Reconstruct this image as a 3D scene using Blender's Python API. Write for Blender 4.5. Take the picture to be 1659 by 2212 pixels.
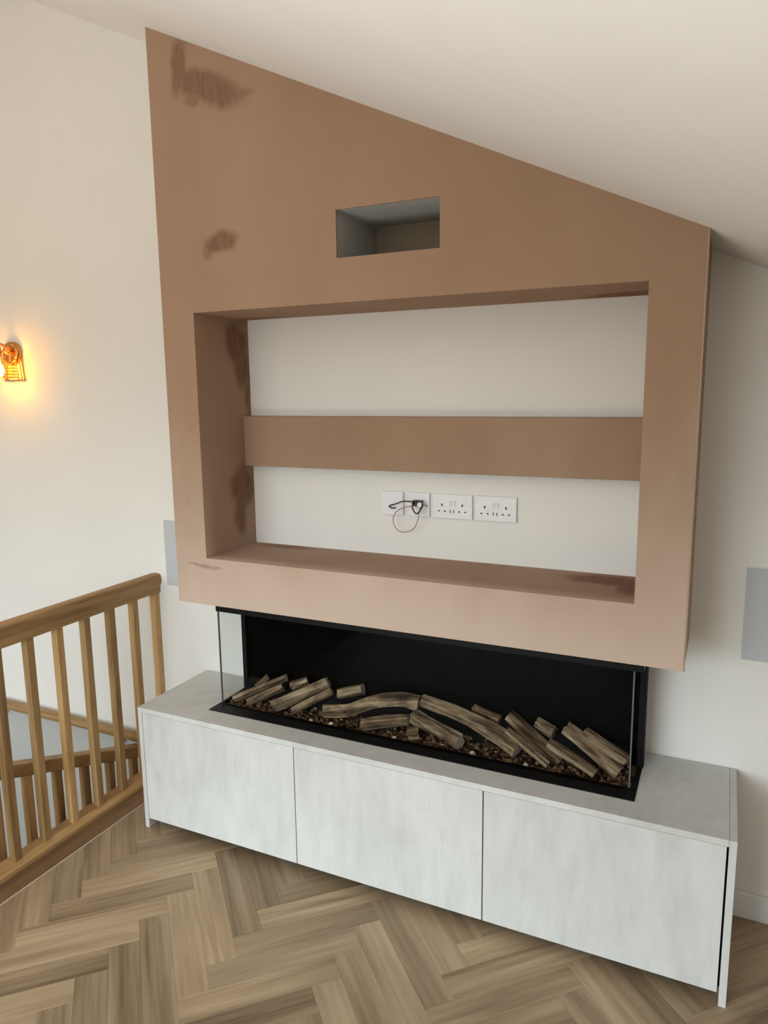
import bpy, bmesh, math, random
from mathutils import Vector, Matrix, noise
random.seed(7)
S = bpy.context.scene
COL = S.collection
for o in list(bpy.data.objects):
    bpy.data.objects.remove(o)

# ------------------------------------------------------------------ camera
CX, CY, CZ = 1.7372, -2.3844, 1.6802
YAW, PITCH, ROLL, FPX = 0.4414, -0.1642, -0.0120, 1570.94
fwd = Vector((-math.sin(YAW)*math.cos(PITCH), math.cos(YAW)*math.cos(PITCH), math.sin(PITCH)))
r0 = Vector((math.cos(YAW), math.sin(YAW), 0)); u0 = r0.cross(fwd)
rt = r0*math.cos(ROLL) + u0*math.sin(ROLL); up = -r0*math.sin(ROLL) + u0*math.cos(ROLL)
cam = bpy.data.cameras.new('camera'); cam.sensor_fit = 'HORIZONTAL'; cam.sensor_width = 36
cam.lens = FPX/1659*36; cam.clip_start = .02
co = bpy.data.objects.new('camera', cam); COL.objects.link(co)
M = Matrix((rt, up, -fwd)).transposed().to_4x4(); M.translation = (CX, CY, CZ)
co.matrix_world = M
S.camera = co

# ------------------------------------------------------------------ light, sky, exposure
W = bpy.data.worlds.new('sky'); S.world = W; W.use_nodes = True
wn = W.node_tree; wbg = wn.nodes['Background']; wbg.inputs[1].default_value = 10.4
wtc = wn.nodes.new('ShaderNodeTexCoord'); wsp = wn.nodes.new('ShaderNodeSeparateXYZ'); wrp = wn.nodes.new('ShaderNodeValToRGB')
wmr = wn.nodes.new('ShaderNodeMapRange'); wmr.inputs[1].default_value = -1; wmr.inputs[2].default_value = 1
wn.links.new(wtc.outputs['Generated'], wsp.inputs[0]); wn.links.new(wsp.outputs['Z'], wmr.inputs[0])
wn.links.new(wmr.outputs[0], wrp.inputs[0]); wn.links.new(wrp.outputs[0], wbg.inputs[0])
e = wrp.color_ramp.elements          # bright overcast sky above the horizon, dull ground below it
e[0].position = .48; e[0].color = (.085, .08, .065, 1); e[1].position = .53; e[1].color = (.80, .93, 1, 1)

def area(name, loc, target, sx, sy, col, e):
    l = bpy.data.lights.new(name, 'AREA'); l.shape = 'RECTANGLE'; l.size = sx; l.size_y = sy
    l.color = col; l.energy = e
    o = bpy.data.objects.new(name, l); COL.objects.link(o)
    o.location = loc
    d = Vector(target)-Vector(loc)
    o.rotation_euler = d.to_track_quat('-Z', 'Y').to_euler()
    return o
# the glazed doors opposite the fireplace let the sky in
YF = -4.2
gx0, gx1, gz1 = -1.6, 1.1, 2.05
po = area('door_portal', ((gx0+gx1)/2, YF-.02, gz1/2), ((gx0+gx1)/2, 0, gz1/2), gx1-gx0, gz1, (1, 1, 1), 1)
po.data.cycles.is_portal = True
# warm lamps over the stairwell on the left and over the room
area('stair_lamp', (-2.3, -1.5, 2.35), (1.2, -.6, 1.9), .45, .45, (1, .76, .50), 6.5)
area('room_lamp', (-.6, -3.0, 2.7), (-.2, -.4, 1.8), .9, .9, (1, .80, .55), 2)
up_fill = area('ceiling_fill', (.45, -2.9, .35), (.5, -2.75, 3), 1.3, .9, (.96, .98, 1), 46); up_fill.data.spread = math.radians(130)  # added light, unseen, aimed up to brighten the ceiling

S.view_settings.view_transform = 'Standard'
S.view_settings.look = 'None'
S.view_settings.gamma = 1
S.view_settings.use_curve_mapping = False
S.view_settings.exposure = 0.0

# ------------------------------------------------------------------ helpers
class MB:
    def __init__(s): s.v = []; s.f = []
    def quad(s, *p):
        b = len(s.v); s.v += [tuple(q) for q in p]; s.f.append(tuple(range(b, b+len(p))))
    def box(s, x0, x1, y0, y1, z0, z1):
        b = len(s.v)
        s.v += [(x0,y0,z0),(x1,y0,z0),(x1,y1,z0),(x0,y1,z0),(x0,y0,z1),(x1,y0,z1),(x1,y1,z1),(x0,y1,z1)]
        s.f += [tuple(b+i for i in q) for q in ((0,3,2,1),(4,5,6,7),(0,1,5,4),(1,2,6,5),(2,3,7,6),(3,0,4,7))]
    def prism(s, poly, vec):
        """poly: 3D points, extruded along vec"""
        n = len(poly); b = len(s.v); vec = Vector(vec)
        s.v += [tuple(Vector(p)) for p in poly] + [tuple(Vector(p)+vec) for p in poly]
        s.f.append(tuple(b+i for i in reversed(range(n)))); s.f.append(tuple(b+n+i for i in range(n)))
        for i in range(n):
            j = (i+1) % n; s.f.append((b+i, b+j, b+n+j, b+n+i))
    def tube(s, pts, r, n=8, cap=True):
        pts = [Vector(p) for p in pts]; rr = r if isinstance(r, (list, tuple)) else [r]*len(pts)
        b = len(s.v); nrm = None
        for i, p in enumerate(pts):
            t = (pts[min(i+1, len(pts)-1)]-pts[max(i-1, 0)]).normalized()
            if nrm is None:
                nrm = t.orthogonal().normalized()
            nrm = (nrm - t*nrm.dot(t)).normalized(); bn = t.cross(nrm)
            for k in range(n):
                a = 2*math.pi*k/n
                s.v.append(tuple(p + (nrm*math.cos(a)+bn*math.sin(a))*rr[i]))
        for i in range(len(pts)-1):
            for k in range(n):
                k2 = (k+1) % n
                s.f.append((b+i*n+k, b+i*n+k2, b+(i+1)*n+k2, b+(i+1)*n+k))
        if cap:
            s.f.append(tuple(b+k for k in reversed(range(n)))); e = b+(len(pts)-1)*n
            s.f.append(tuple(e+k for k in range(n)))
    def lathe(s, prof, c, n=24, axis='Z', close=False):
        b = len(s.v); m = len(prof)
        for k in range(n):
            a = 2*math.pi*k/n
            for (r, h) in prof:
                if axis == 'Z': s.v.append((c[0]+r*math.cos(a), c[1]+r*math.sin(a), c[2]+h))
                else: s.v.append((c[0]+r*math.cos(a), c[1]-h, c[2]+r*math.sin(a)))
        for k in range(n):
            k2 = (k+1) % n
            for i in range(m-1):
                s.f.append((b+k*m+i, b+k2*m+i, b+k2*m+i+1, b+k*m+i+1))
    def build(s, name, mat, parent=None, bevel=0, smooth=False, loc=None):
        me = bpy.data.meshes.new(name); me.from_pydata(s.v, [], s.f)
        bm = bmesh.new(); bm.from_mesh(me); bmesh.ops.recalc_face_normals(bm, faces=bm.faces)
        if bevel:
            es = [e for e in bm.edges if len(e.link_faces) == 2 and e.calc_face_angle(0) > .5]
            bmesh.ops.bevel(bm, geom=es, offset=bevel, segments=2, profile=.5, affect='EDGES', clamp_overlap=True)
        bm.to_mesh(me); bm.free()
        if smooth:
            for p in me.polygons: p.use_smooth = True
        me.materials.append(mat)
        o = bpy.data.objects.new(name, me); COL.objects.link(o)
        if parent: o.parent = parent
        if loc: o.location = loc
        return o

def tag(o, label=None, cat=None, group=None, kind=None):
    if label: o['label'] = label
    if cat: o['category'] = cat
    if group: o['group'] = group
    if kind: o['kind'] = kind
    return o
def empty(name, loc, label, cat, group=None):
    o = bpy.data.objects.new(name, None); COL.objects.link(o); o.location = loc
    o.empty_display_size = .05
    return tag(o, label, cat, group)
def fix(o, root):
    """child meshes are written in world coordinates: shift them to the root's frame"""
    o.matrix_parent_inverse = Matrix.Translation(-Vector(root.location)); return o
def part(mb, name, mat, root, **k):
    o = mb.build(name, mat, root, **k)
    r = root; L = Vector((0,0,0))
    while r is not None:
        if r.type == 'EMPTY': L += Vector(r.location)
        r = r.parent
    if root.type == 'EMPTY': fix(o, root)
    return o
def catmull(P, n=6):
    P = [Vector(p) for p in P]; out = []
    for i in range(len(P)-1):
        a = P[max(i-1,0)]; b = P[i]; c = P[i+1]; d = P[min(i+2,len(P)-1)]
        for k in range(n):
            t = k/n
            out.append(.5*((2*b)+(c-a)*t+(2*a-5*b+4*c-d)*t*t+(3*b-a-3*c+d)*t*t*t))
    return out+[P[-1]]

# ------------------------------------------------------------------ materials
class NT:
    def __init__(s, name):
        s.m = bpy.data.materials.new(name); s.m.use_nodes = True; s.t = s.m.node_tree
        s.b = s.t.nodes['Principled BSDF']
    def n(s, typ, **k):
        x = s.t.nodes.new(typ)
        for a, v in k.items():
            if a.startswith('i_'): x.inputs[a[2:].replace('_', ' ')].default_value = v
            else: setattr(x, a, v)
        return x
    def l(s, a, b): s.t.links.new(a, b)
    def coords(s, scale=(1,1,1), loc=(0,0,0), rnd=False, rot=(0,0,0)):
        c = s.n('ShaderNodeTexCoord'); m = s.n('ShaderNodeMapping')
        m.inputs['Scale'].default_value = scale; m.inputs['Location'].default_value = loc; m.inputs['Rotation'].default_value = rot
        if rnd:
            oi = s.n('ShaderNodeObjectInfo'); mul = s.n('ShaderNodeVectorMath', operation='MULTIPLY_ADD')
            cb = s.n('ShaderNodeCombineXYZ'); s.l(oi.outputs['Random'], cb.inputs[0]); s.l(oi.outputs['Random'], cb.inputs[1]); s.l(oi.outputs['Random'], cb.inputs[2])
            mul.inputs[1].default_value = (37.3, 91.7, 53.1)
            s.l(cb.outputs[0], mul.inputs[0]); s.l(c.outputs['Object'], mul.inputs[2]); s.l(mul.outputs[0], m.inputs[0])
        else: s.l(c.outputs['Object'], m.inputs[0])
        return m.outputs[0]
    def noise(s, vec, scale, detail=3, rough=.5, dist=0):
        x = s.n('ShaderNodeTexNoise'); x.inputs['Scale'].default_value = scale; x.inputs['Detail'].default_value = detail
        x.inputs['Roughness'].default_value = rough; x.inputs['Distortion'].default_value = dist
        s.l(vec, x.inputs['Vector']); return x.outputs['Fac']
    def ramp(s, fac, stops):
        r = s.n('ShaderNodeValToRGB'); e = r.color_ramp.elements
        while len(e) < len(stops): e.new(.5)
        for i, (p, c) in enumerate(stops): e[i].position = p; e[i].color = (*c, 1)
        s.l(fac, r.inputs[0]); return r.outputs[0]
    def mix(s, fac, a, b, blend='MIX'):
        x = s.n('ShaderNodeMix', data_type='RGBA', blend_type=blend)
        for sock, v in ((x.inputs[0], fac), (x.inputs[6], a), (x.inputs[7], b)):
            if hasattr(v, 'links'): s.l(v, sock)
            else: sock.default_value = v if isinstance(v, (int, float)) else (*v, 1)
        return x.outputs[2]
    def math(s, op, a, b=None, clamp=False):
        x = s.n('ShaderNodeMath', operation=op); x.use_clamp = clamp
        for i, v in enumerate((a, b)):
            if v is None: continue
            if hasattr(v, 'links'): s.l(v, x.inputs[i])
            else: x.inputs[i].default_value = v
        return x.outputs[0]
    def mrange(s, v, a, b, c=0, d=1):
        x = s.n('ShaderNodeMapRange', interpolation_type='SMOOTHSTEP')
        s.l(v, x.inputs[0])
        for i, q in enumerate((a, b, c, d)): x.inputs[i+1].default_value = q
        return x.outputs[0]
    def bump(s, h, strength=.2, dist=.002):
        b = s.n('ShaderNodeBump'); b.inputs['Strength'].default_value = strength; b.inputs['Distance'].default_value = dist
        s.l(h, b.inputs['Height']); s.l(b.outputs[0], s.b.inputs['Normal'])
    def col(s, c):
        if hasattr(c, 'links'): s.l(c, s.b.inputs['Base Color'])
        else: s.b.inputs['Base Color'].default_value = (*c, 1)
    def pr(s, rough=.5, metal=0, spec=None):
        s.b.inputs['Roughness'].default_value = rough; s.b.inputs['Metallic'].default_value = metal
        if spec is not None: s.b.inputs['Specular IOR Level'].default_value = spec
        return s.m

def paint(name, c, var=.03, bump=.12):
    t = NT(name); v = t.coords()
    n = t.noise(v, 3, 4)
    d = tuple(x*(1-var) for x in c)
    t.col(t.ramp(n, [(.3, d), (.7, c)]))
    t.bump(t.noise(v, 260, 2), bump, .001)
    return t.pr(.85, spec=.25)
def plain(name, c, rough=.5, metal=0, spec=None):
    t = NT(name); v = t.coords()
    t.col(t.ramp(t.noise(v, 40, 2), [(.3, tuple(x*.94 for x in c)), (.7, c)]))
    return t.pr(rough, metal, spec)

M_WALL = paint('white_wall_paint', (.80, .775, .735))
M_CEIL = paint('white_ceiling_paint', (.80, .775, .74))
M_GREYW = paint('shaded_stair_grey', (.45, .435, .41))  # stairwell shade put into the wall colour
M_SKIRT = paint('white_skirting_paint', (.78, .77, .75), .02, .03)
M_PANEL = paint('grey_panel_cloth', (.52, .53, .545), .03, .1)
M_RECESS = paint('grey_board', (.46, .455, .42), .15, .2)
M_BACKB = paint('brown_board', (.40, .33, .25), .15, .2)

def plaster():
    t = NT('bare_pink_plaster'); v = t.coords()
    # brown higher up, pale pink in uneven patches lower down the front
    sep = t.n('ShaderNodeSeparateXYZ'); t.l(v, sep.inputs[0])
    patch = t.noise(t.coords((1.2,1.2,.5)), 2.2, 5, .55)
    pinkness = t.mrange(t.math('ADD', sep.outputs['Z'], t.math('MULTIPLY', t.math('SUBTRACT', patch, .5), -.9)), .85, 1.75, 1, 0)
    pinkness = t.math('MULTIPLY', pinkness, t.mrange(sep.outputs['Y'], -.312, -.24, 1, .25))
    base = t.mix(pinkness, t.ramp(patch, [(.25, (.325, .205, .132)), (.5, (.355, .228, .150)), (.75, (.39, .255, .172))]), (.56, .43, .345))
    wob = t.n('ShaderNodeTexNoise'); wob.inputs['Scale'].default_value = 9; wob.inputs['Detail'].default_value = 5
    t.l(v, wob.inputs['Vector'])
    add = t.n('ShaderNodeVectorMath', operation='MULTIPLY_ADD'); add.inputs[1].default_value = (.07, .05, .07)
    t.l(wob.outputs['Color'], add.inputs[0]); t.l(v, add.inputs[2])
    sub = t.n('ShaderNodeVectorMath', operation='SUBTRACT'); sub.inputs[1].default_value = (.035, .025, .035)
    t.l(add.outputs[0], sub.inputs[0])
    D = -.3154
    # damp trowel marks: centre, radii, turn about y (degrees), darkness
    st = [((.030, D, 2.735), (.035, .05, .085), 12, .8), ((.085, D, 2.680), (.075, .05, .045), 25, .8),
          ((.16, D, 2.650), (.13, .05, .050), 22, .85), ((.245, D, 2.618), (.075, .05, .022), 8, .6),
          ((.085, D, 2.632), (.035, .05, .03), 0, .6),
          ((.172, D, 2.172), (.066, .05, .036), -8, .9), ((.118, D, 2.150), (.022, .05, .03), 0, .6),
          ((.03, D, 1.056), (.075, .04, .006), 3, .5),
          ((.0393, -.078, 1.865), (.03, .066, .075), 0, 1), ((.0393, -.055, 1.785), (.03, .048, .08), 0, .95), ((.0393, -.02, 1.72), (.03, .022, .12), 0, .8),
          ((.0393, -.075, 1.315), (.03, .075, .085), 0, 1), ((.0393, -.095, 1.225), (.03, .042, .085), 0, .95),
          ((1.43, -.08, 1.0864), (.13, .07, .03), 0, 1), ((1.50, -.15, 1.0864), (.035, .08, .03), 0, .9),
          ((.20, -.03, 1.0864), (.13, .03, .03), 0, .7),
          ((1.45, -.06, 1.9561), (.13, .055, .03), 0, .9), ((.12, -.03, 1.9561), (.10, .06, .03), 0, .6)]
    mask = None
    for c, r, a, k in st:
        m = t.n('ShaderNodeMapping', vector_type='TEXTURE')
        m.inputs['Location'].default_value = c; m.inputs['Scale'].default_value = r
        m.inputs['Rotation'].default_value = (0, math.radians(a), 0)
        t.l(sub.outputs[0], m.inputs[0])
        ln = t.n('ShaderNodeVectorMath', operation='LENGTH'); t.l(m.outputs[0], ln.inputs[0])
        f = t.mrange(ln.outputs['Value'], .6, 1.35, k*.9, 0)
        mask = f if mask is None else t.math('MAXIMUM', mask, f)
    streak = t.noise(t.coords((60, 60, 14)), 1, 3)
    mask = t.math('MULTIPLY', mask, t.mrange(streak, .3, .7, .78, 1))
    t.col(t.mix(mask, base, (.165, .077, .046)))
    t.bump(t.noise(v, 190, 3), .14, .001)
    return t.pr(.9, spec=.2)
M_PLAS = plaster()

def concrete_board():
    t = NT('pale_concrete_effect_board')
    v = t.coords((1,1,.35), rnd=True)
    n1 = t.noise(v, 3.2, 7, .62, .6); n2 = t.noise(t.coords((9,9,2.2), rnd=True), 3, 5, .6)
    f = t.math('ADD', t.math('MULTIPLY', n1, .65), t.math('MULTIPLY', n2, .35))
    t.col(t.ramp(f, [(.33, (.505, .50, .475)), (.47, (.585, .58, .555)), (.60, (.645, .64, .615)), (.72, (.56, .555, .53))]))
    t.bump(t.noise(t.coords(), 150, 3), .12, .001)
    return t.pr(.5, spec=.4)
M_CONC = concrete_board()

def wood(name, axis, dark, mid, light, scale=1, rough=.5, bump=.15, knots=False, rnd=True):
    t = NT(name); s = [22*scale]*3; s[axis] = 1.6*scale
    v = t.coords(tuple(s), rnd=rnd)
    n1 = t.noise(v, 1, 5, .6, .5)
    s2 = [95*scale]*3; s2[axis] = 4*scale
    n2 = t.noise(t.coords(tuple(s2), rnd=rnd), 1, 3, .6)
    s3 = [5*scale]*3; s3[axis] = 1.1*scale
    n3 = t.noise(t.coords(tuple(s3), rnd=rnd), 1, 3, .5, .8)
    f = t.math('ADD', t.math('MULTIPLY', n1, .42), t.math('ADD', t.math('MULTIPLY', n2, .22), t.math('MULTIPLY', n3, .36)))
    c = t.ramp(f, [(.38, dark), (.5, mid), (.62, light)])
    if rnd:
        oi = t.n('ShaderNodeObjectInfo')
        k = t.mrange(oi.outputs['Random'], 0, 1, .82, 1.12)
        hs = t.n('ShaderNodeHueSaturation'); t.l(c, hs.inputs['Color']); t.l(k, hs.inputs['Value']); c = hs.outputs[0]
    t.col(c); t.bump(f, bump, .001)
    return t.pr(rough, spec=.35)
OAK = ((.23, .125, .046), (.41, .245, .098), (.54, .35, .16))
M_OAKY = wood('oak_along_y', 1, *OAK); M_OAKX = wood('oak_along_x', 0, *OAK); M_OAKZ = wood('oak_along_z', 2, *OAK)
M_NOSE = wood('dark_stained_oak', 1, (.095, .050, .024), (.140, .076, .037), (.185, .105, .052), rough=.5)
M_PLANK = wood('limed_oak_plank', 0, (.175, .118, .066), (.345, .247, .150), (.49, .375, .245), scale=.55, rough=.42, bump=.12)

M_BLACK = plain('black_powder_coat', (.004, .004, .0045), .5, spec=.16)
M_BGLOSS = plain('black_gloss_panel', (.0015, .0014, .0014), .33, spec=.02)
M_INT = plain('black_matt_interior', (.006, .0055, .005), .9, spec=.1)
M_PLAST = plain('white_plastic', (.80, .80, .81), .3)
M_SLOT = plain('dark_slot', (.01, .01, .01), .6)
M_BCABLE = plain('black_cable_sheath', (.012, .01, .01), .4)
M_PCABLE = plain('pink_cable_sheath', (.42, .17, .17), .45)
M_STEEL = plain('steel', (.55, .55, .56), .3, 1)
M_BRASS = plain('copper_brass', (.62, .30, .10), .3, 1)
M_SEAL = plain('pale_sealant', (.62, .53, .42), .6)
def glass(name, tint=(1,1,1), gl=.06):
    t = NT(name); nt = t.t; out = nt.nodes['Material Output']; nt.nodes.remove(t.b)
    tr = t.n('ShaderNodeBsdfTransparent'); tr.inputs[0].default_value = (*tint, 1)
    g = t.n('ShaderNodeBsdfGlossy'); g.inputs['Roughness'].default_value = .02
    fr = t.n('ShaderNodeFresnel'); fr.inputs[0].default_value = 1.35
    mx = t.n('ShaderNodeMixShader'); k = t.math('MULTIPLY', fr.outputs[0], gl*2.2)
    t.l(k, mx.inputs[0]); t.l(tr.outputs[0], mx.inputs[1]); t.l(g.outputs[0], mx.inputs[2]); t.l(mx.outputs[0], out.inputs[0])
    return t.m
M_GLASS = glass('clear_fire_glass', (.97, .98, .975), .05)
M_EDGE = plain('glass_edge', (.10, .13, .125), .2)
M_LAMPG = glass('lamp_glass', (1, .93, .72), .06)
def emit(name, c, e):
    t = NT(name); t.col(c); t.b.inputs['Emission Color'].default_value = (*c, 1); t.b.inputs['Emission Strength'].default_value = e
    return t.m
M_BULB = emit('lit_amber_bulb', (1, .47, .05), 66)
def log_mat():
    t = NT('weathered_split_log')
    v = t.coords((2.2, 40, 40), rnd=True); n1 = t.noise(v, 1, 6, .65, .7)
    n2 = t.noise(t.coords((5, 110, 110), rnd=True), 1, 4, .6); n3 = t.noise(t.coords((9, 22, 22), rnd=True), 1, 4, .6, 1.0)
    f = t.math('ADD', t.math('MULTIPLY', n1, .45), t.math('ADD', t.math('MULTIPLY', n2, .25), t.math('MULTIPLY', n3, .30)))
    t.col(t.ramp(f, [(.40, (.022, .013, .008)), (.47, (.11, .070, .040)), (.54, (.27, .19, .115)), (.64, (.46, .36, .24))]))
    t.bump(f, .9, .006)
    return t.pr(.85, spec=.2)
M_LOG = log_mat()
M_LOGEND = plain('pale_log_end', (.50, .45, .38), .9)
def chips_mat():
    t = NT('bark_chip'); v = t.coords()
    t.col(t.ramp(t.noise(v, 55, 3, .6), [(.40, (.012, .006, .003)), (.5, (.075, .034, .014)), (.58, (.20, .11, .05)), (.70, (.36, .25, .14))]))
    t.bump(t.noise(v, 200, 3), .5, .002)
    return t.pr(.6, spec=.4)
M_CHIP = chips_mat()
M_CRYS = plain('amber_crystal', (.75, .68, .52), .08, .2)

# ------------------------------------------------------------------ setting
XL, XR, DB, ZB = -.099, 1.6653, .3154, .9097
ZTL, SL = 2.8878, -.46144
ceil = lambda x: ZTL + SL*(x-XL)
RX, LX, RIDGE = 3.2, -2.7, -1.5
zr = ceil(RIDGE); cl = lambda x: zr - .46*(RIDGE-x)
def struct(mb, name, mat, **k): return tag(mb.build(name, mat, **k), kind='structure')

m = MB()
m.prism([(LX,0,-2.6),(RX,0,-2.6),(RX,0,ceil(RX)+.1),(RIDGE,0,zr+.1),(LX,0,cl(LX)+.1)], (0,.12,0))
struct(m, 'wall_back', M_WALL)
m = MB()
m.prism([(RX,.12,ceil(RX)),(RIDGE,.12,zr),(RIDGE,.12,zr+.12),(RX,.12,ceil(RX)+.12)], (0,YF-.24,0))
m.prism([(RIDGE,.12,zr),(LX,.12,cl(LX)),(LX,.12,cl(LX)+.12),(RIDGE,.12,zr+.12)], (0,YF-.24,0))
struct(m, 'ceiling', M_CEIL)
m = MB(); m.box(RX, RX+.1, YF, 0, -.25, ceil(RX)+.02); struct(m, 'wall_right', M_WALL)
m = MB(); m.box(LX-.1, LX, YF, 0, -2.6, cl(LX)+.02); struct(m, 'wall_left', M_WALL)
# front wall with the opening of the glazed doors
m = MB()
m.prism([(LX,YF,-.25),(gx0,YF,-.25),(gx0,YF,ceil(gx0)),(gx0-.01,YF,ceil(RIDGE)-.46*(RIDGE-gx0)),(LX,YF,cl(LX))], (0,-.12,0))
m.prism([(gx1,YF,-.25),(RX,YF,-.25),(RX,YF,ceil(RX)),(gx1,YF,ceil(gx1))], (0,-.12,0))
m.prism([(gx0,YF,gz1),(gx1,YF,gz1),(gx1,YF,ceil(gx1)),(gx0,YF,ceil(gx0))], (0,-.12,0))
struct(m, 'wall_front', M_WALL)
m = MB(); m.box(LX, -.30, -.008, 0, -2.6, .108); struct(m, 'wall_stair_shade', M_GREYW)  # thin grey sheet on the back wall standing in for stairwell shade
# floor slab and herringbone planks
FX = -.372
m = MB()
m.box(FX, RX, YF, 0, -.25, -.005); m.box(-.545, FX, -3.2, 0, -.25, -.005); m.box(LX, FX, YF, -3.2, -.25, -.005)
floor = struct(m, 'floor', M_PLANK)
m = MB(); m.box(LX, -.3, -3.2, 0, -2.7, -2.6); struct(m, 'floor_lower', plain('lower_floor', (.25,.2,.15), .6))
m = MB(); m.box(-.55, -.5, -3.2, 0, -2.6, -.25); m.box(LX, -.5, -3.25, -3.2, -2.6, -.25); struct(m, 'wall_stairwell', M_GREYW)

PW, PL = .0914, .457; c45 = math.sqrt(.5)
OX, OY = -.1545, -1.210
def clip(poly, ax, val, keep_gt):
    out = []
    for i in range(len(poly)):
        a, b = poly[i], poly[(i+1) % len(poly)]
        ina = (a[ax] >= val) == keep_gt; inb = (b[ax] >= val) == keep_gt
        if ina: out.append(a)
        if ina != inb:
            t = (val-a[ax])/(b[ax]-a[ax]); out.append((a[0]+t*(b[0]-a[0]), a[1]+t*(b[1]-a[1])))
    return out
full_mesh = None
rp = random.Random(3)
for i in range(-60, 61):
    for j in range(-9, 10):
        for kind in (0, 1):
            g = .00015
            if kind == 0:   # along u
                u0_, v0_ = (i+10*j)*PW, i*PW; uc, vc = u0_+PL/2, v0_+PW/2; ang = math.radians(45)
            else:           # along v in column i
                u0_, v0_ = i*PW, (i-9-10*j)*PW; uc, vc = u0_+PW/2, v0_+PL/2; ang = math.radians(135)
            cx, cy = c45*(uc-vc)+OX, c45*(uc+vc)+OY
            ca, sa = math.cos(ang), math.sin(ang)
            cor = [(-PL/2+g,-PW/2+g),(PL/2-g,-PW/2+g),(PL/2-g,PW/2-g),(-PL/2+g,PW/2-g)]
            wp = [(cx+ca*x-sa*y, cy+sa*x+ca*y) for x, y in cor]
            x0, x1, y0, y1 = FX+.004, 2.25, -1.75, -.001
            if max(p[0] for p in wp) < x0+.01 or min(p[0] for p in wp) > x1 or max(p[1] for p in wp) < y0 or min(p[1] for p in wp) > y1-.01: continue
            q = clip(clip(wp, 0, x0, True), 1, y1, False)
            if len(q) < 3: continue
            loc = (cx, cy, 0)
            inv = [(ca*(x-cx)+sa*(y-cy), -sa*(x-cx)+ca*(y-cy)) for x, y in q]
            whole = min(p[0] for p in wp) >= x0 and max(p[1] for p in wp) <= y1
            if whole and full_mesh:
                o = bpy.data.objects.new('plank', full_mesh); COL.objects.link(o); o.parent = floor
            else:
                mb = MB(); mb.prism([(x, y, -.006) for x, y in inv], (0,0,.006))
                o = mb.build('plank', M_PLANK, floor, bevel=.0004)
                if whole: full_mesh = o.data
            o.location = loc; o.rotation_euler = (0, 0, ang)

m = MB(); m.box(-.462, FX-.001, -3.2, 0, -.02, .004); struct(m, 'trim_1', M_NOSE, bevel=.0015)
m = MB(); m.box(FX-.001, FX+.0035, -3.2, 0, -.004, .0025); struct(m, 'trim_2', M_SEAL)
m = MB(); m.box(1.8244+.001, RX, -.014, 0, .0, .088); struct(m, 'baseboard_back', M_SKIRT, bevel=.003)

# ------------------------------------------------------------------ chimney breast
NXL, NXR, NZB, NZT = .0393, 1.5288, 1.0864, 1.9561
HX0, HX1, HZ0, HZ1 = .6075, .949, 2.090, 2.232
cb = empty('chimney_breast', (.783, 0, ZB), 'bare pinkish brown plastered chimney breast with wide television niche under a sloping ceiling', 'chimney breast')
m = MB(); y = -DB
xs = [XL, NXL, HX0, HX1, NXR, XR]
def F(x0, x1, z0, z1): m.quad((x0,y,z0),(x1,y,z0),(x1,y,z1),(x0,y,z1))
for a, b in zip(xs[:-1], xs[1:]):
    F(a, b, ZB, NZB)
    if a < NXL or b > NXR: F(a, b, NZB, NZT)
    hole = (a == HX0)
    F(a, b, NZT, HZ0)
    top = min(ceil(b), HZ1) if not hole else HZ1
    if not hole:
        if ceil(b) > HZ1: F(a, b, HZ0, HZ1); m.quad((a,y,HZ1),(b,y,HZ1),(b,y,ceil(b)),(a,y,ceil(a)))
        else:
            m.quad((a,y,HZ0),(b,y,HZ0),(b,y,max(ceil(b),HZ0)),(a,y,ceil(a)))
    else: m.quad((a,y,HZ1),(b,y,HZ1),(b,y,ceil(b)),(a,y,ceil(a)))
m.quad((XL,y,ZB),(XL,0,ZB),(XL,0,ceil(XL)),(XL,y,ceil(XL)))
m.quad((XR,y,ZB),(XR,0,ZB),(XR,0,ceil(XR)),(XR,y,ceil(XR)))
m.quad((XL,y,ZB),(XR,y,ZB),(XR,0,ZB),(XL,0,ZB))
m.quad((XL,y,ceil(XL)),(XR,y,ceil(XR)),(XR,0,ceil(XR)),(XL,0,ceil(XL)))
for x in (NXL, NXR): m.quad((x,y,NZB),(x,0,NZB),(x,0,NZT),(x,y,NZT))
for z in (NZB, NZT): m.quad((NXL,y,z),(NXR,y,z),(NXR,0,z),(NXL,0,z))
e = .007   # plaster lip round the vent hole
for x in (HX0, HX1): m.quad((x,y,HZ0),(x,y+e,HZ0),(x,y+e,HZ1),(x,y,HZ1))
for z in (HZ0, HZ1): m.quad((HX0,y,z),(HX1,y,z),(HX1,y+e,z),(HX0,y+e,z))
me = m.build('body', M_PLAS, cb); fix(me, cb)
bm = bmesh.new(); bm.from_mesh(me.data); bmesh.ops.remove_doubles(bm, verts=bm.verts, dist=1e-4); bmesh.ops.recalc_face_normals(bm, faces=bm.faces); bm.to_mesh(me.data); bm.free()
m = MB()
for x in (HX0-.003, HX1+.003): m.quad((x,y+e,HZ0-.003),(x,-.02,HZ0-.003),(x,-.02,HZ1+.003),(x,y+e,HZ1+.003))
for z in (HZ0-.003, HZ1+.003): m.quad((HX0-.003,y+e,z),(HX1+.003,y+e,z),(HX1+.003,-.02,z),(HX0-.003,-.02,z))
tag(part(m, 'vent_recess', M_RECESS, cb), 'grey lined letterbox recess')
m = MB(); m.box(HX0-.003, HX1+.003, -.02, -.012, HZ0-.003, HZ1+.003); part(m, 'vent_back', M_BACKB, cb)
m = MB(); m.box(NXL, NXR, -.0538, 0, 1.4008, 1.5925); part(m, 'niche_bar', M_PLAS, cb, bevel=.002)
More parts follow.
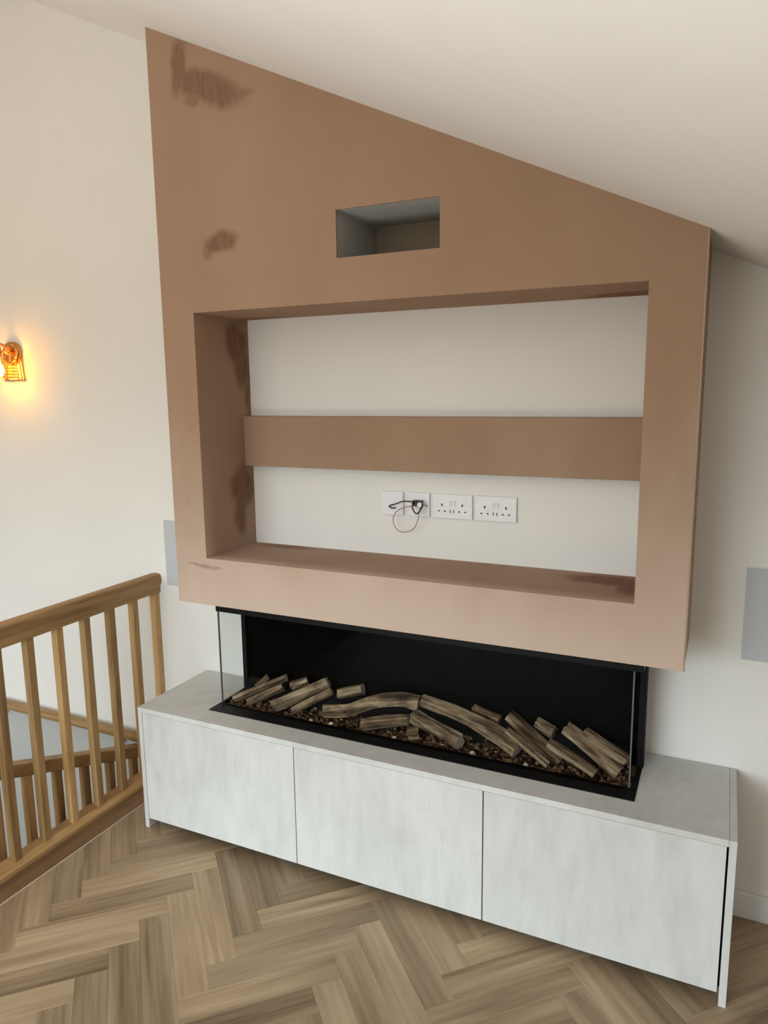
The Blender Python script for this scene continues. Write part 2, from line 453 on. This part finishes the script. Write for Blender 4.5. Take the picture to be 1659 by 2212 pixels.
m = MB(); m.box(XR-.002, XR+.003, y-.0015, y+.004, ZB, ceil(XR)-.002); part(m, 'corner_bead', plain('plaster_bead', (.40,.285,.205), .8), cb, bevel=.0008)

# ------------------------------------------------------------------ flat wall panels
def wall_panel(x0, x1, z0, z1, label):
    r = empty('wall_panel', ((x0+x1)/2, 0, z0), label, 'panel', 'flat grey wall panels')
    m = MB(); m.box(x0, x1, -.004, 0, z0, z1); part(m, 'frame', M_SKIRT, r)
    m = MB(); m.box(x0+.003, x1-.003, -.0065, -.004, z0+.003, z1-.003); part(m, 'face', M_PANEL, r, bevel=.0008)
wall_panel(-.440, -.115, .857, 1.150, 'pale grey flat wall panel behind the end of the oak handrail')
wall_panel(1.811, 2.136, .857, 1.150, 'grey flat wall panel on the wall right of the chimney breast')

# ------------------------------------------------------------------ media cabinet
CL, CR, CD, CT = -.2478, 1.8244, .4153, .4988
cab = empty('media_cabinet', (.788, -.2, 0), 'long low pale concrete-effect cabinet with three doors under the fireplace', 'cabinet')
tp = .019
fx0, fx1, fy0, fy1 = .021, 1.555, -.325, -.10
m = MB(); m.box(CL, CL+tp, -CD, -.003, 0, CT); part(m, 'side_panel', M_CONC, cb if False else cab, bevel=.0006)
m = MB(); m.box(CR-tp, CR, -CD, -.003, 0, CT); part(m, 'side_panel', M_CONC, cab, bevel=.0006)
m = MB(); a, b = CL+tp+.0006, CR-tp-.0008; z0 = CT-.019
m.box(a, fx0, -CD, -.003, z0, CT); m.box(fx1, b, -CD, -.003, z0, CT)
m.box(fx0, fx1, -CD, fy0, z0, CT); m.box(fx0, fx1, fy1, -.003, z0, CT)
part(m, 'top', M_CONC, cab)
for x0, x1 in ((CL+tp+.0012, .4495), (.4525, 1.1265), (1.1305, CR-tp-.0055)):
    m = MB(); m.box(x0, x1, -CD+.0008, -CD+.0195, .040, CT-.0205); part(m, 'door', M_CONC, cab, bevel=.0008)
m = MB(); m.box(CL+tp, CR-tp, -CD+.025, -.005, .043, CT-.06); part(m, 'carcass', M_INT, cab)
m = MB(); m.box(CL+tp, CR-tp, -CD+.07, -CD+.085, 0, .043); part(m, 'plinth', M_INT, cab)

# ------------------------------------------------------------------ electric fire
fire = empty('electric_fire', (.788, -.2, CT), 'black three-sided glass electric fire set between cabinet and chimney breast', 'fireplace')
m = MB()    # tray flange round the bed
m.prism([(fx0,fy0,CT+.003),(fx0,-.255,CT+.001),(fx0,-.255,CT-.03),(fx0,fy0,CT-.03)], (fx1-fx0,0,0))
m.box(fx0, fx0+.010, -.255, fy1, CT-.03, CT+.002); m.box(fx1-.016, fx1, -.255, fy1, CT-.03, CT+.002)
part(m, 'tray_flange', M_BLACK, fire)
m = MB(); m.box(fx0+.3, fx1-.05, -.2725, -.2705, CT+.001, CT+.0035)
m.box(fx0+.03, fx1-.04, -.262, -.259, CT, CT+.004); part(m, 'glass_channel', M_BGLOSS, fire)
m = MB(); m.box(fx0+.01, fx1-.016, -.255, fy1, CT-.035, CT-.03); part(m, 'tray_base', M_INT, fire)
m = MB(); m.box(.026, 1.559, -.262, -.088, .869, ZB); part(m, 'top_frame', M_BLACK, fire, bevel=.001)
m = MB(); m.box(.040, 1.558, -.104, -.090, CT-.03, .891); part(m, 'back_panel', M_BGLOSS, fire)
m = MB(); m.box(.033, .052, -.118, -.088, CT, .891); part(m, 'corner_post', M_BLACK, fire, bevel=.001)
m = MB(); m.box(1.537, 1.557, -.118, -.088, CT, .891); part(m, 'corner_post', M_BLACK, fire, bevel=.001)
m = MB(); m.box(.07, 1.52, -.090, 0, CT-.02, ZB-.002); part(m, 'rear_casing', M_INT, fire)
m = MB(); m.box(.030, 1.533, -.2545, -.2505, CT+.002, .870); part(m, 'front_glass', M_GLASS, fire)
for x, g in ((.030, 0), (1.532, 1)):
    m = MB(); m.box(x-.002, x+.002, -.2500, -.116, CT+.002, .870); gp = part(m, 'side_glass', M_GLASS, fire)
    m = MB(); m.box(x-.0022, x+.0022, -.2555, -.2500, CT+.002, .870); part(m, 'glass_edge', M_EDGE, fire)

m = MB(); m.prism([(.06,-.150,CT-.012),(.06,-.104,CT-.012),(.06,-.104,CT+.062),(.06,-.118,CT+.062)], (1.45,0,0)); part(m, 'log_rest', M_INT, fire)
# ember bed rising to the back
bed0, bed1 = CT-.014, CT+.004
def bedz(yy): return bed0 + (bed1-bed0)*(yy+.25)/.145
rb = random.Random(11)
m = MB(); m.prism([(.032,-.25,bed0-.006),(.032,-.105,bed1-.006),(.032,-.105,CT-.03),(.032,-.25,CT-.03)], (1.507,0,0))
def chip(m, c, s):
    b = len(m.v)
    R = Matrix.Rotation(rb.uniform(0,6.3),3,'Z') @ Matrix.Rotation(rb.uniform(-.6,.6),3,'X')
    top = []
    n = rb.choice((4,5,6))
    for h, k in ((-.5, .9), (.5, .7)):
        for i in range(n):
            a = 2*math.pi*i/n
            p = R @ Vector((math.cos(a)*s[0]*k*rb.uniform(.7,1.1), math.sin(a)*s[1]*k*rb.uniform(.7,1.1), h*s[2]*rb.uniform(.6,1.3)))
            m.v.append(tuple(Vector(c)+p))
    m.f.append(tuple(b+i for i in reversed(range(n)))); m.f.append(tuple(b+n+i for i in range(n)))
    for i in range(n): m.f.append((b+i, b+(i+1)%n, b+n+(i+1)%n, b+n+i))
for i in range(1500):
    yy = -.244 + .13*rb.random()**2.2; xx = rb.uniform(.040, 1.522); s = rb.uniform(.004, .015)
    chip(m, (xx, yy, bedz(yy)+rb.uniform(-.006,.006)), (s*1.3, s*.8, s*.7))
tag(m.build('bark_bed', M_CHIP), 'bed of broken brown bark chips under the logs', 'bark', kind='stuff')

def log(path, rad, label, seed, flat=1.0, ends=(0, 0), sides=5):
    """path in world space; the mesh is written along local x so the grain follows the log"""
    P = [Vector(p) for p in path]
    o0 = (P[0]+P[-1])/2; ax = (P[-1]-P[0]).normalized()
    side = ax.cross(Vector((0,0,1))).normalized(); upv = side.cross(ax)
    Rm = Matrix((ax, side, upv)).transposed()
    Q = [Rm.transposed() @ (p-o0) for p in P]
    Q = catmull(Q, 5 if len(Q) > 2 else 9)
    if not isinstance(rad, (list, tuple)): rad = [rad, rad]
    rad = [x*1.26 for x in rad]
    rr = random.Random(seed); n = sides*2
    prof = []
    for k in range(sides):
        a = 2*math.pi*(k+rr.uniform(-.30,.30))/sides; q = rr.uniform(.80, 1.25)
        prof.append((math.cos(a)*q, math.sin(a)*q*flat))
    pr2 = []
    for k in range(sides):
        p, q = prof[k], prof[(k+1) % sides]
        pr2 += [p, ((p[0]+q[0])/2*1.06, (p[1]+q[1])/2*1.06)]
    vs, fs = [], []
    N = len(Q)
    for i, c in enumerate(Q):
        t = (Q[min(i+1,N-1)]-Q[max(i-1,0)]).normalized()
        s_ = Vector((0,1,0)); s_ = (s_-t*s_.dot(t)).normalized(); u_ = t.cross(s_)
        f = i/(N-1); R_ = rad[0]*(1-f)+rad[-1]*f if len(rad) == 2 else (rad[0]*(1-2*f)+rad[1]*2*f if f < .5 else rad[1]*(2-2*f)+rad[2]*(2*f-1))
        tw = rr.uniform(-.03,.03)
        for k, (a, b) in enumerate(pr2):
            nz = 1+.26*noise.noise(Vector((c.x*7+seed*3.1, k*.9, seed)))+rr.uniform(-.035,.035)
            off = (s_*a+u_*b)*R_*nz
            if i in (0, N-1): off += t*rr.uniform(-.003,.003)
            vs.append(tuple(c+off))
    for i in range(N-1):
        for k in range(n):
            k2 = (k+1) % n; fs.append((i*n+k, i*n+k2, (i+1)*n+k2, (i+1)*n+k))
    fs.append(tuple(reversed(range(n)))); fs.append(tuple((N-1)*n+k for k in range(n)))
    me = bpy.data.meshes.new('log'); me.from_pydata(vs, [], fs)
    me.materials.append(M_LOG); me.materials.append(M_LOGEND)
    for p in me.polygons[:-2]: p.use_smooth = True
    if ends[0]: me.polygons[-2].material_index = 1
    if ends[1]: me.polygons[-1].material_index = 1
    bm = bmesh.new(); bm.from_mesh(me); bmesh.ops.recalc_face_normals(bm, faces=bm.faces)
    for e_ in bm.edges:
        if len(e_.link_faces) == 2 and e_.calc_face_angle(0) > .62: e_.smooth = False
    bm.to_mesh(me); bm.free()
    o = bpy.data.objects.new('log', me); COL.objects.link(o)
    M4 = Rm.to_4x4(); M4.translation = o0; o.matrix_world = M4
    return tag(o, label, 'log', 'split logs in the electric fire')
LOGS = [
 ([(.128,-.165,.548),(.165,-.135,.583)], .011, 'smallest pale ended log at the far left, half behind its neighbour', (0,1)),
 ([(.058,-.222,.510),(.252,-.142,.596)], .0125, 'slim log lying nearest the left glass, rising to the right', (0,1)),
 ([(.125,-.222,.505),(.250,-.160,.566)], .0125, 'thin pale log second from the left glass along the front', (0,0)),
 ([(.285,-.160,.575),(.349,-.138,.598)], .0125, 'short dark log tip behind the second and third left logs', (0,0)),
 ([(.243,-.222,.513),(.438,-.142,.608)], .018, 'thick straight log of the left group with long grooved grain', (0,1)),
 ([(.327,-.222,.509),(.457,-.150,.581)], .0135, 'thin log with a cut white end in front of the thick grooved log', (0,1)),
 ([(.487,-.150,.576),(.582,-.135,.606)], .017, 'short dark log with a white cut end left of the curved log', (0,1)),
 ([(.462,-.215,.531),(.555,-.205,.545),(.65,-.180,.588),(.745,-.165,.607),(.815,-.160,.600)], [.021,.019,.026], 'long curved log bridging the middle of the fire', (0,0)),
 ([(.617,-.222,.512),(.70,-.200,.532),(.783,-.185,.545)], [.019,.021,.018], 'stubby bent log tucked beneath the long curved log', (0,1)),
 ([(.795,-.222,.510),(.830,-.205,.514)], .017, 'small square wood block at the front centre among the chips', (0,0)),
 ([(1.183,-.215,.530),(1.105,-.195,.560),(1.0,-.175,.582),(.90,-.160,.600),(.822,-.150,.608)], [.029,.022,.020], 'longest and broadest log, lying right of the centre with a wide lower end', (1,0)),
 ([(.987,-.222,.516),(.800,-.175,.553)], .0205, 'flat plank-like log in front of the broadest log', (1,0)),
 ([(1.098,-.145,.578),(1.003,-.135,.598)], .020, 'short log behind the upper middle of the broadest log', (0,0)),
 ([(1.318,-.186,.508),(1.215,-.156,.555),(1.128,-.128,.602)], [.018,.018,.017], 'long two-tone dark log right of the broadest log', (0,0)),
 ([(1.282,-.234,.508),(1.142,-.212,.587)], .0105, 'thinnest narrow log leaning across the front of the two-tone log', (1,0)),
 ([(1.285,-.150,.580),(1.224,-.135,.598)], .018, 'stub of pale log at the back between the two right groups', (0,0)),
 ([(1.430,-.230,.511),(1.281,-.208,.574)], .0145, 'pale log with a dark lower side in the right group', (1,0)),
 ([(1.494,-.195,.507),(1.317,-.145,.600)], .0165, 'long brown log second from the right glass', (1,0)),
 ([(1.517,-.186,.549),(1.375,-.134,.590)], .0145, 'pale uppermost log resting nearest the right glass', (0,0)),
]
for i, (p, r_, lab, en) in enumerate(LOGS): log(p, r_, lab, i*7+3, ends=en)

for i, (x, yy, s, lab) in enumerate([(.50,-.237,.015,'clear crystal lump below the left end of the long curved log'),
        (.752,-.240,.0125,'round bright crystal in front of the stubby bent log'),
        (1.035,-.236,.016,'pale crystal lump beside the lower end of the plank-like log'),
        (1.215,-.238,.013,'bright crystal at the foot of the broadest log'),
        (.415,-.236,.010,'small crystal below the white ended log')]):
    m = MB(); chip(m, (x, yy, bedz(yy)+.008), (s, s*.8, s*.9)); tag(m.build('crystal', M_CRYS), lab, 'crystal', 'crystals on the bark bed')

# ------------------------------------------------------------------ sockets and cables
SZ, SH = 1.3223, .086
def plate(name, x0, w, label, cat, group=None):
    r = empty(name, (x0+w/2, 0, SZ-SH), label, cat, group)
    m = MB(); m.box(x0, x0+w, -.009, 0, SZ-SH, SZ); part(m, 'plate', M_PLAST, r, bevel=.0022)
    return r
def double_socket(x0, label):
    w = .146; r = plate('double_socket', x0, w, label, 'socket', 'white double sockets in the niche')
    for fx in (.43, .53):
        m = MB(); m.prism([(x0+w*fx-.0055,-.009,SZ-.041),(x0+w*fx-.0055,-.0105,SZ-.041),(x0+w*fx-.0055,-.0132,SZ-.021),(x0+w*fx-.0055,-.009,SZ-.021)], (.011,0,0)); part(m, 'rocker_switch', M_PLAST, r)
    def hole(cx, cz, hw, hh, nm):
        m = MB(); m.box(cx-hw, cx+hw, -.0096, -.0088, cz-hh, cz+hh); part(m, nm, M_SLOT, r)
    for fx, o in ((.235, 0), (.75, 0)):
        cx = x0+w*fx; hole(cx, SZ-SH*.44, .0023, .0045, 'earth_slot')
        hole(cx-.011, SZ-SH*.70, .0033, .0021, 'pin_slot'); hole(cx+.011, SZ-SH*.70, .0033, .0021, 'pin_slot')
    for fx in (.445, .535): hole(x0+w*fx, SZ-SH*.70, .0014, .0055, 'charging_port')
    for fx in (.06, .94):
        m = MB(); m.lathe([(.0001,.0102),(.0024,.0102),(.0028,.009)], (x0+w*fx, 0, SZ-SH*.5), 10, 'Y'); part(m, 'screw', M_STEEL, r)
double_socket(.8065, 'white double wall socket in the niche, next to the cabled plate')
double_socket(.9626, 'white double wall socket rightmost of the row in the niche')
r = plate('blank_plate', .6060, .086, 'white single plate leftmost of the row in the niche', 'wall plate')
for fx in (.12, .88):
    m = MB(); m.lathe([(.0001,.0100),(.0022,.0100),(.0026,.009)], (.606+.086*fx, 0, SZ-.043), 10, 'Y'); part(m, 'screw', M_PLAST, r)
r = plate('cable_outlet', .7075, .086, 'white single outlet plate with cables coming out of it', 'wall plate')
m = MB(); m.box(.735, .772, -.030, -.009, 1.276, 1.297); part(m, 'connector_block', M_BCABLE, r, bevel=.003)
m = MB(); m.lathe([(.0001,.040),(.008,.040),(.009,.036),(.009,.009)], (.767, 0, 1.284), 16, 'Y'); part(m, 'terminal_cap', M_PLAST, r, smooth=False)
m = MB(); m.lathe([(.0001,.0100),(.0024,.0100),(.0026,.009)], (.7835, 0, 1.277), 10, 'Y'); part(m, 'screw', M_SLOT, r)
def cable(name, pts, rad, mat, label):
    m = MB(); m.tube(catmull(pts, 5), rad, 7); return tag(m.build(name, mat, smooth=True), label, 'cable')
cable('black_cable', [(.76,-.030,1.289),(.745,-.035,1.291),(.73,-.036,1.293),(.71,-.035,1.294),(.69,-.033,1.289),(.671,-.030,1.281),(.651,-.024,1.275),(.641,-.020,1.270),(.645,-.018,1.265),(.654,-.016,1.262),(.663,-.014,1.265)], .0022, M_BCABLE, 'black cable bent leftwards across the single plates with a hooked end')
cable('looped_black_cable', [(.740,-.028,1.295),(.740,-.038,1.279),(.745,-.042,1.265),(.753,-.045,1.256),(.759,-.046,1.253),(.766,-.045,1.257),(.772,-.042,1.265),(.777,-.038,1.277),(.777,-.032,1.286),(.770,-.028,1.293)], .0026, M_BCABLE, 'short black cable hanging in a loop below the outlet connector')
cable('pink_cable', [(.745,-.028,1.281),(.739,-.042,1.279),(.726,-.046,1.277),(.71,-.045,1.273),(.691,-.044,1.263),(.675,-.042,1.25),(.667,-.04,1.235),(.665,-.039,1.224),(.667,-.038,1.21),(.674,-.038,1.195),(.688,-.039,1.185),(.71,-.040,1.182),(.729,-.041,1.187),(.747,-.043,1.199),(.758,-.045,1.216),(.765,-.046,1.234),(.768,-.044,1.255),(.768,-.028,1.278)], .0016, M_PCABLE, 'thin pink cable hanging in a wide ring below the outlet')

# ------------------------------------------------------------------ landing balustrade
bal = empty('landing_balustrade', (-.50, -.9, 0), 'oak balustrade with square spindles along the landing edge', 'balustrade')
Y0 = -1.95
def profile(pts, y0, y1): return [(x, y0, z) for x, z in pts], (0, y1-y0, 0)
cxr = -.502
hp = [(-.029,.868),(-.0295,.888),(-.026,.899),(-.018,.9045),(0,.906),(.018,.9045),(.026,.899),(.0295,.888),(.029,.868),(.024,.858),(.0205,.848),(.0200,.822),(-.0200,.822),(-.0205,.848),(-.024,.858)]
m = MB(); m.prism(*profile([(cxr+a, z) for a, z in hp], Y0, 0)); part(m, 'handrail', M_OAKY, bal)
m = MB(); m.prism(*profile([(-.546,0),(-.546,.018),(-.541,.025),(-.466,.025),(-.461,.018),(-.461,0)], Y0, 0)); part(m, 'base_rail', M_OAKY, bal)
sp = None
for k in range(15):
    yc = -.016-.1295*k
    if sp is None:
        m = MB(); m.box(-.015, .015, -.015, .015, 0, .797); sp = m.build('spindle', M_OAKZ, bal, bevel=.0015); o = sp
    else: o = sp.copy(); COL.objects.link(o)
    o.parent = bal; o.matrix_parent_inverse = Matrix.Translation(-Vector(bal.location)); o.location = (-.505, yc, .025)

# ------------------------------------------------------------------ wall handrail and lower stair balustrade
wr = empty('wall_handrail', (-1.5, 0, .13), 'round oak handrail fixed to the wall beyond the spindles', 'handrail')
m = MB(); m.tube([(-2.65,-.05,.130),(-.56,-.05,.130)], .0205, 16); part(m, 'rail', M_OAKX, wr, smooth=True)
for x in (-2.3, -1.55, -.75):
    m = MB(); m.tube([(x,-.05,.112),(x,-.05,.085),(x,-.035,.07),(x,0,.07)], .006, 8); part(m, 'bracket', M_STEEL, wr)
lb = empty('stair_balustrade', (-.63, -.5, -1.0), 'lower sloping oak stair balustrade seen between the landing spindles', 'balustrade')
s35 = -.35; zl = lambda yy: .268 + s35*(yy+.697)
def raked(x0, x1, y0, y1, d0, d1):
    m = MB(); m.prism([(x0,y0,zl(y0)+d0),(x0,y1,zl(y1)+d0),(x0,y1,zl(y1)+d1),(x0,y0,zl(y0)+d1)], (x1-x0,0,0)); return m
part(raked(-.658, -.600, -1.25, -.006, 0, .054), 'handrail', M_OAKY, lb, bevel=.006)
part(raked(-.648, -.610, -1.25, -.006, -.93, -.80), 'string', M_OAKY, lb, bevel=.002)
for k in range(9):
    yr = -.077-.135*k
    m = MB(); y0, y1 = yr-.030, yr
    m.prism([(-.640,y0,zl(y0)-.82),(-.640,y1,zl(y1)-.82),(-.640,y1,zl(y1)+.004),(-.640,y0,zl(y0)+.004)], (.030,0,0)); part(m, 'spindle', M_OAKZ, lb, bevel=.0012)
for k in range(5):
    m = MB(); y1 = -.02-.26*k; m.box(-1.5, -.650, y1-.27, y1, -1.02+.09*k, -.98+.09*k); part(m, 'tread', M_OAKX, lb, bevel=.003)
m = MB(); m.box(LX, -.55, -1.5, 0, -1.12, -1.02); struct(m, 'floor_landing', plain('landing_floor', (.3,.26,.22), .7))

# ------------------------------------------------------------------ wall lamp
lx, ly, lz = -1.262, -.098, 1.808
wl = empty('wall_lamp', (lx, 0, lz), 'lit amber wall lamp with a wire cage and round copper back plate', 'lamp')
m = MB(); m.lathe([(.0001,.016),(.028,.016),(.034,.024),(.044,.026),(.052,.018),(.052,0)], (lx-.008, 0, lz+.066), 36, 'Y'); part(m, 'back_plate', M_BRASS, wl, smooth=True)
m = MB(); m.tube(catmull([(lx-.008,-.016,lz+.066),(lx-.006,-.05,lz+.095),(lx,-.085,lz+.105),(lx,ly,lz+.085)], 6), .006, 8); part(m, 'arm', M_BRASS, wl, smooth=True)
m = MB(); m.lathe([(.0001,.09),(.020,.09),(.022,.055),(.018,.048),(.0001,.048)], (lx, ly, lz), 18); part(m, 'lamp_holder', M_BRASS, wl, smooth=True)
m = MB(); m.lathe([(.0001,-.034),(.014,-.031),(.024,-.02),(.027,-.004),(.023,.014),(.014,.03),(.011,.05),(.0001,.05)], (lx, ly, lz-.01), 20); part(m, 'bulb', M_BULB, wl, smooth=True)
m = MB()
for k in range(8):
    z = lz-.044+.0135*k; R_ = .083-.0012*k
    m.tube([(lx+R_*math.cos(a), ly+R_*math.sin(a), z) for a in [2*math.pi*i/28 for i in range(29)]], .0014, 5, False)
for k in range(12):
    a = 2*math.pi*(k+.3)/12
    m.tube([(lx+.083*math.cos(a), ly+.083*math.sin(a), lz-.046),(lx+.074*math.cos(a), ly+.074*math.sin(a), lz+.052),(lx+.020*math.cos(a), ly+.020*math.sin(a), lz+.075)], .0014, 5)
part(m, 'wire_cage', M_BRASS, wl)
m = MB()   # square wire bracket standing off the wall
for y_ in (-.004, -.016):
    m.tube([(-1.330,y_,1.752),(-1.214,y_,1.752),(-1.222,y_,1.850),(-1.322,y_,1.850),(-1.330,y_,1.752)], .003, 6)
m.tube([(-1.30,-.016,1.752),(-1.30,-.03,1.765),(lx-.02,ly+.04,lz-.046)], .0022, 6)
m.tube([(-1.228,-.016,1.752),(-1.228,-.03,1.765),(lx+.02,ly+.04,lz-.046)], .0022, 6)
part(m, 'wall_bracket', M_BRASS, wl)
m = MB(); m.lathe([(.078,-.046),(.070,.050)], (lx, ly, lz), 36); part(m, 'glass_shade', M_LAMPG, wl, smooth=True)
